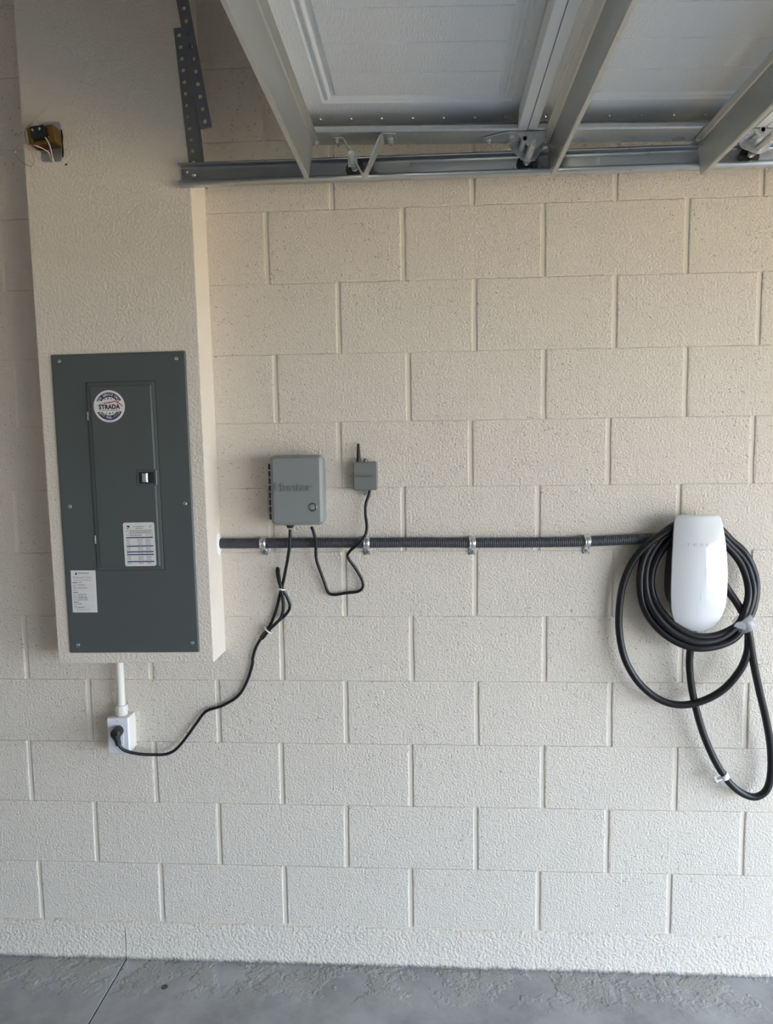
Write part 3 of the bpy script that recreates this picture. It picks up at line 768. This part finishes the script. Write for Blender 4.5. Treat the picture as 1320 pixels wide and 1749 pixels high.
CAB = [(2.1456, -.05, 1.2547), (2.1845, -.062, 1.1971), (2.1959, -.075, 1.1621), (2.1319, -.082, 1.1213), (2.0685, -.085, 1.1127), (2.0174, -.08, 1.1304), (1.9724, -.07, 1.1688), (1.9442, -.055, 1.2176), (1.935, -.05, 1.2715), (1.9481, -.048, 1.3313), (1.9879, -.047, 1.3881), (2.0324, -.046, 1.4122), (2.0743, -.046, 1.4173), (2.1166, -.046, 1.4036), (2.157, -.046, 1.3655), (2.1888, -.048, 1.325), (2.2056, -.055, 1.28), (2.2087, -.066, 1.2361), (2.198, -.075, 1.1947), (2.1753, -.082, 1.1475), (2.1196, -.088, 1.1065), (2.0559, -.092, 1.0993), (2.0003, -.085, 1.1196), (1.9542, -.075, 1.1618), (1.9258, -.06, 1.2159), (1.9189, -.05, 1.2825), (1.933, -.048, 1.3477), (1.9754, -.047, 1.4045), (2.0264, -.047, 1.4285), (2.0787, -.047, 1.4336), (2.1211, -.047, 1.4145), (2.1593, -.046, 1.3763), (2.1994, -.047, 1.3329), (2.2169, -.055, 1.2854), (2.2212, -.066, 1.236), (2.2034, -.075, 1.1729), (2.175, -.085, 1.1184), (2.1297, -.09, 1.0913), (2.0668, -.092, 1.0802), (2.0167, -.085, 1.0896), (1.9667, -.075, 1.1191), (1.9301, -.062, 1.1614), (1.9096, -.052, 1.2114), (1.9035, -.05, 1.2825), (1.9181, -.048, 1.3478), (1.9611, -.047, 1.4046), (2.0207, -.047, 1.4448), (2.0783, -.047, 1.4487), (2.126, -.047, 1.4252), (2.1615, -.046, 1.3898), (2.2014, -.047, 1.3519), (2.2269, -.05, 1.3008), (2.2326, -.06, 1.2511), (2.2237, -.068, 1.1985), (2.2035, -.08, 1.1525), (2.204, -.085, 1.1048), (2.2013, -.085, 1.0612), (2.1832, -.08, 1.0075), (2.1417, -.07, .9486), (2.0822, -.062, .9101), (2.0205, -.056, .8979), (1.9629, -.05, .9139), (1.9095, -.045, .9582), (1.8719, -.04, 1.0185), (1.8531, -.037, 1.0851), (1.8477, -.034, 1.1628), (1.8577, -.037, 1.2581), (1.8863, -.045, 1.3338), (1.9362, -.052, 1.3891), (1.9992, -.05, 1.4237), (2.0539, -.045, 1.4065), (2.1013, -.05, 1.3365), (2.1455, -.05, 1.2601), (2.1752, -.058, 1.2126), (2.1951, -.07, 1.1717), (2.2022, -.09, 1.1279), (2.219, -.085, 1.0449), (2.247, -.07, .9465), (2.2738, -.058, .8586), (2.2937, -.05, .7708), (2.3005, -.045, .6888), (2.291, -.043, .6331), (2.2611, -.042, .6091), (2.2219, -.042, .6189), (2.1798, -.043, .6545), (2.1366, -.045, .721), (2.0984, -.047, .8072), (2.072, -.05, .8933), (2.0558, -.054, .9677), (2.0477, -.06, 1.0366), (2.0506, -.066, 1.0882), (2.057, -.06, 1.1252)]
CO = (2.057, -.06, 1.1252)
cb = thing('charging_cable', 'thick black charging cable coiled in loops around the white charger', 'cable', CO)
MB().tube(smooth_path(lp(CAB, CO), 8), .0108, 14).build('cable', 'black_rubber', cb, smooth=True)
MB().tube(lp([(2.181, -.083, 1.168), (2.188, -.084, 1.158), (2.196, -.085, 1.146), (2.202, -.086, 1.136)], CO), .03, 18, False, [.0275, .0285, .0285, .0275]).build('clear_wrap', 'clear_tape', cb, smooth=True, solid=.0008)
mb = MB(); mb.prism([(2.150 - CO[0], 1.150 - CO[2]), (2.160 - CO[0], 1.163 - CO[2]), (2.178 - CO[0], 1.163 - CO[2]), (2.188 - CO[0], 1.152 - CO[2]), (2.182 - CO[0], 1.140 - CO[2])], 'y', -.1125 - CO[1], -.1117 - CO[1]); mb.build('wrap_tail', 'clear_tape', cb)
tp = Vector((2.1655, -.0438, .6735)); td = (Vector((2.1798, -.043, .6545)) - Vector((2.1366, -.045, .721))).normalized()
tg = MB().tube(lp([tp - td * .0085, tp + td * .0085], CO), .0118, 16, False).build('tag', 'tag_white', cb, smooth=True, solid=.0008)
mb = MB(); mb.prism([(2.156 - CO[0], .683 - CO[2]), (2.133 - CO[0], .672 - CO[2]), (2.141 - CO[0], .656 - CO[2]), (2.164 - CO[0], .667 - CO[2])], 'y', -.0500 - CO[1], -.0490 - CO[1]); mb.build('tag_flag', 'tag_white', tg)
mb = MB(); mb.prism([(2.1515 - CO[0], .6775 - CO[2]), (2.1395 - CO[0], .6715 - CO[2]), (2.1440 - CO[0], .6630 - CO[2]), (2.1560 - CO[0], .6690 - CO[2])], 'y', -.0506 - CO[1], -.0502 - CO[1]); mb.build('tag_print', 'print_grey', tg)

# ================================================================== overhead door
DO = (1.35, 0, 2.4725)
dr = thing('garage_door', 'white sectional garage door raised overhead on its rollers', 'garage door', DO, .026)
EDGE = [.957 - 1.35, 1.541 - 1.35, 2.127 - 1.35, 2.713 - 1.35, 3.299 - 1.35, 3.885 - 1.35]
ZS = .0525
def section(x0, x1, holes):
    mb = MB(); px0, px1 = x0 + .068, x1 - .044
    ys = []; y = -.303
    for k in range(4): ys.append((y - 1.10, y)); y -= 1.18
    yend, yfar = -.182, -5.06
    q = lambda a, b, c, d, z: mb.add([(a, c, z), (b, c, z), (b, d, z), (a, d, z)], [(0, 1, 2, 3)])
    q(x0, px0, yend, yfar, ZS); q(px1, x1, yend, yfar, ZS)
    edges = [yend] + [v for p in ys for v in (p[1], p[0])] + [yfar]
    for a, b in zip(edges[0::2], edges[1::2]): q(px0, px1, a, b, ZS)
    for (ya, yb) in ys:
        PR = [(0, 0), (.005, .0045), (.011, .0045), (.016, 0), (.019, 0), (.025, .0065), (.033, .0065), (.040, .001)]
        rings = [[(px0 + i, ya + i, ZS + z), (px1 - i, ya + i, ZS + z), (px1 - i, yb - i, ZS + z), (px0 + i, yb - i, ZS + z)] for i, z in PR]
        mb.loft(rings, False, False)
        i = PR[-1][0]; yy = yb - i; prof = [(yy, ZS + .001)]
        yy = yb - .022 - .125
        while yy > ya + i + .02:
            prof += [(yy + .003, ZS + .001), (yy + .0008, ZS + .0035), (yy - .0008, ZS + .0035), (yy - .003, ZS + .001)]; yy -= .1275
        prof.append((ya + i, ZS + .001))
        mb.sheet(prof, 'x', px0 + i, px1 - i)
    sk = mb.build('door_section', 'door_white', dr, solid=.001)
    for (a, b) in ((x0 + .0008, x0 + .0238), (x1 - .0238, x1 - .0008)):
        MB().box(a, b, -5.05, -.264, .0, ZS - .001).build('rail', 'door_rail_white', sk, bevel=.0015)
    # end stile: lipped steel channel, some of its holes open
    mb = MB()
    mb.sheet([(-.2655, .0125), (-.2655, .0035), (-.262, 0)], 'x', x0 + .001, x1 - .001)
    mk = lambda u, v: (u, v, 0.)
    cuts = [x0 + .001]
    for hx in holes:
        if hx - .03 > cuts[-1] + 1e-6: q2 = (cuts[-1], hx - .03); mb.add([(q2[0], -.262, 0), (q2[1], -.262, 0), (q2[1], -.182, 0), (q2[0], -.182, 0)], [(0, 1, 2, 3)])
        cell(mb, hx - .03, hx + .03, -.262, -.182, hx, -.199, .0168, .0135, mk)
        cuts.append(hx + .03)
    mb.add([(cuts[-1], -.262, 0), (x1 - .001, -.262, 0), (x1 - .001, -.182, 0), (cuts[-1], -.182, 0)], [(0, 1, 2, 3)])
    mb.sheet([(-.182, 0), (-.1795, .003), (-.1795, .056)], 'x', x0 + .001, x1 - .001)
    mb.build('end_stile', 'galvanized', sk, solid=.0014)
    n = 7
    for k in range(n):
        hx = x0 + .05 + (x1 - x0 - .1) * k / (n - 1)
        MB().lathe([(.0001, ZS - .004), (.003, ZS - .0035), (.0045, ZS - .0005), (.0001, ZS)], (hx, -.215, 0), 'z', 8).build('rivet', 'galvanized', sk)
for k in range(5):
    section(EDGE[k], EDGE[k + 1], {1: [1.681 - 1.35, 1.811 - 1.35, 1.936 - 1.35]}.get(k, []))
def bolt(x, y, z, parent, r=.0062, up=False):
    MB().lathe([(.0001, -.0105), (r * .55, -.0105), (r * .55, -.0065), (r, -.006), (r, -.001), (r * 1.35, -.0008), (r * 1.35, .0004), (.0001, .0004)], (x, y, z), 'z', 6).build('bolt', 'zinc_bolt', parent)
def strut(xb, yend, zb, fl=(.037, .037)):
    p = [(xb - fl[0], -.0045), (xb - fl[0], -.0025), (xb - .021, -.0025), (xb - .0165, -.0045), (xb - .0160, -.010), (xb - .0060, zb + .003), (xb - .0045, zb), (xb + .0045, zb), (xb + .0060, zb + .003), (xb + .0160, -.010), (xb + .0165, -.0045), (xb + .021, -.0025), (xb + fl[1], -.0025), (xb + fl[1], -.0045)]
    st_ = MB().sheet(p, 'y', yend, -5.0).build('strut', 'galvanized_strut', dr, solid=.0012)
    for sx in (-.029, .029): bolt(xb + sx, -.208, -.0035, st_, .006)
strut(.966 - 1.35, -.190, -.0895); strut(1.623 - 1.35, -.170, -.0800); strut(2.013 - 1.35, -.166, -.0800)

def roller(x, zw, y_in):
    z = zw - 2.4725 + .026 * x
    r = MB().lathe([(.0001, -.151), (.010, -.151), (.012, -.148), (.0225, -.1475), (.0252, -.145), (.0252, -.135), (.0225, -.1325), (.0001, -.1325)], (x, 0, z), 'y', 28).build('roller', 'roller_black', dr, smooth=True)
    MB().lathe([(.0001, y_in), (.0052, y_in), (.0052, -.1505), (.0001, -.1505)], (x, 0, z), 'y', 14).build('roller_stem', 'zinc_bolt', r, smooth=True)
    MB().lathe([(.0060, -.1535), (.0095, -.1535), (.0095, -.150), (.0060, -.150), (.0060, -.1535)], (x, 0, z), 'y', 18).build('bearing_ring', 'zinc_bolt', r, smooth=True)
    return z
def sleeve(name, x, z, ya, yb, r, parent, mat='galvanized'):
    MB().lathe([(r * .62, ya), (r, ya), (r, yb), (r * .62, yb), (r * .62, ya)], (x, 0, z), 'y', 18).build(name, mat, parent, smooth=True)
# top bracket: bent strap with roller sleeve
zt = roller(1.092 - 1.35, 2.4285, -.262)
def strap_arm(pts):
    m = MB(); m.loft([[(x - 1.35, ya, z), (x - 1.35, yb, z)] for x, z, ya, yb in pts], False, False, False); return m
vb = strap_arm([(1.042, -.003, -.238, -.198), (1.066, -.003, -.238, -.198), (1.072, -.008, -.238, -.200), (1.117, -.088, -.238, -.206), (1.1235, -.0955, -.240, -.206), (1.131, -.088, -.246, -.204), (1.166, -.010, -.262, -.196), (1.174, -.003, -.262, -.194), (1.207, -.003, -.258, -.194)]).build('top_bracket', 'galvanized_strut', dr, solid=.0028)
sleeve('roller_sleeve', 1.092 - 1.35, zt, -.252, -.166, .0090, vb)
MB().prism([(1.079 - 1.35, zt - .013), (1.106 - 1.35, zt - .013), (1.100 - 1.35, zt + .024), (1.078 - 1.35, zt + .026)], 'y', -.200, -.1965).build('slide_plate', 'galvanized', vb)
bolt(1.054 - 1.35, -.226, -.0045, vb); bolt(1.054 - 1.35, -.209, -.0045, vb); bolt(1.192 - 1.35, -.228, -.0045, vb); bolt(1.192 - 1.35, -.210, -.0045, vb)
def hinge(xc):
    """roller hinge under the joint of two sections"""
    x = xc - 1.35
    zr = roller(x + .013, 2.4285, -.290)
    h = MB().prism([(x - .108, -.226), (x - .108, -.206), (x - .098, -.198), (x + .056, -.198), (x + .056, -.262), (x - .045, -.262)], 'z', -.0042, -.0016).build('hinge', 'galvanized', dr, bevel=.0006)
    MB().prism([(x - .042, -.003), (x + .054, -.003), (x + .046, zr + .012), (x + .030, zr - .012), (x + .013, zr - .0165), (x - .006, zr - .011), (x - .032, -.024)], 'y', -.201, -.198).build('cradle_plate', 'galvanized', h)
    MB().prism([(x - .030, -.003), (x + .050, -.003), (x + .036, zr + .004), (x + .014, zr - .012), (x - .001, zr + .004), (x - .012, -.022)], 'y', -.262, -.259).build('cradle_plate', 'galvanized', h)
    sleeve('roller_sleeve', x + .013, zr, -.286, -.172, .0092, h)
    sleeve('spare_sleeve', x - .006, zr + .018, -.264, -.192, .0085, h)
    MB().lathe([(.0001, -.2640), (.0055, -.2640), (.0055, -.2630), (.0001, -.2630)], (x - .006, 0, zr + .018), 'y', 14).build('sleeve_bore', 'dark_gap', h)
    for (bx, by) in ((-.092, -.213), (-.036, -.244), (-.038, -.214), (.046, -.228)): bolt(x + bx, by, -.005, h, .0058)
hinge(1.541); hinge(2.127); hinge(2.713)

# ================================================================== track and hangers
tk = thing('door_track', 'galvanized horizontal track carrying the overhead door rollers', 'door track', (.603, -.126, 2.3995))
prof = [(-.149, 2.4125), (-.1540, 2.4120), (-.1568, 2.4085), (-.1565, 2.4035), (-.1530, 2.4003), (-.1470, 2.3995), (-.1325, 2.3995), (-.1285, 2.4010), (-.1268, 2.4045), (-.1265, 2.4085), (-.1265, 2.4470), (-.1268, 2.4515), (-.1285, 2.4550), (-.1325, 2.4565), (-.1480, 2.4568), (-.1560, 2.4575), (-.1572, 2.4525)]
MB().sheet([(y + .126, z - 2.3995) for y, z in prof], 'x', 0, 3.30, 1).build('track_rail', 'track_steel', tk, solid=.0016)
shade(tk.children[0].data, 1.2)
def trk_bolt(x, z, r, nm='bolt', mat='zinc_bolt'):
    MB().lathe([(.0001, -.0075), (r * .6, -.0072), (r, -.005), (r * 1.25, -.0035), (r * 1.25, -.0012), (.0001, -.0012)], (x - .603, 0, z - 2.3995), 'y', 10).build(nm, mat, tk)
trk_bolt(.638, 2.4345, .0048, mat='chrome')
for x in (1.137, 1.152, 1.585, 1.600): trk_bolt(x, 2.421, .0026, 'rivet', 'hanger_steel')
for (x, z) in ((.619, 2.443), (.619, 2.420)):
    MB().lathe([(.0001, -.0016), (.0034, -.0016), (.0034, -.0009), (.0001, -.0009)], (x - .603, 0, z - 2.3995), 'y', 12).build('punched_hole', 'column_paint', tk)

def hanger(name, label, base, ang, length, width, hole_u, pitch, r, first, mat, leg=0.):
    t = thing(name, label, 'bracket', base, ang, 'perforated track hangers')
    mb = MB(); mk = lambda u, v: (v, 0., u)
    u = 0.
    if first - pitch / 2 > 0: mb.add([mk(0, 0), mk(first - pitch / 2, 0), mk(first - pitch / 2, width), mk(0, width)], [(0, 1, 2, 3)])
    c = first
    while c + pitch / 2 <= length:
        cell(mb, c - pitch / 2, c + pitch / 2, 0, width, c, hole_u, r, r, mk); c += pitch
    if c - pitch / 2 < length: mb.add([mk(c - pitch / 2, 0), mk(length, 0), mk(length, width), mk(c - pitch / 2, width)], [(0, 1, 2, 3)])
    mb.build('flange', mat, t, solid=.0018)
    if leg:
        m2 = MB(); mk2 = lambda u, v: (width, v, u); c = first
        m2.add([mk2(0, 0), mk2(first - pitch / 2, 0), mk2(first - pitch / 2, leg), mk2(0, leg)], [(0, 1, 2, 3)])
        while c + pitch / 2 <= length:
            cell(m2, c - pitch / 2, c + pitch / 2, 0, leg, c, leg * .55, r * .9, r * .6, mk2); c += pitch
        m2.build('side_flange', mat, t, solid=.0018)
hanger('track_hanger', 'dark perforated steel angle rising from the end of the track', (.6285, -.1217, 2.402), -.0800, .425, .0370, .0135, .0308, .0056, .036, 'hanger_steel', .024)
hanger('track_hanger', 'bluish perforated steel strap hanging in front of the dark angle', (.6598, -.1239, 2.557), -.158, .49, .0335, .0168, .0335, .0060, .018, 'hanger_steel_blue')
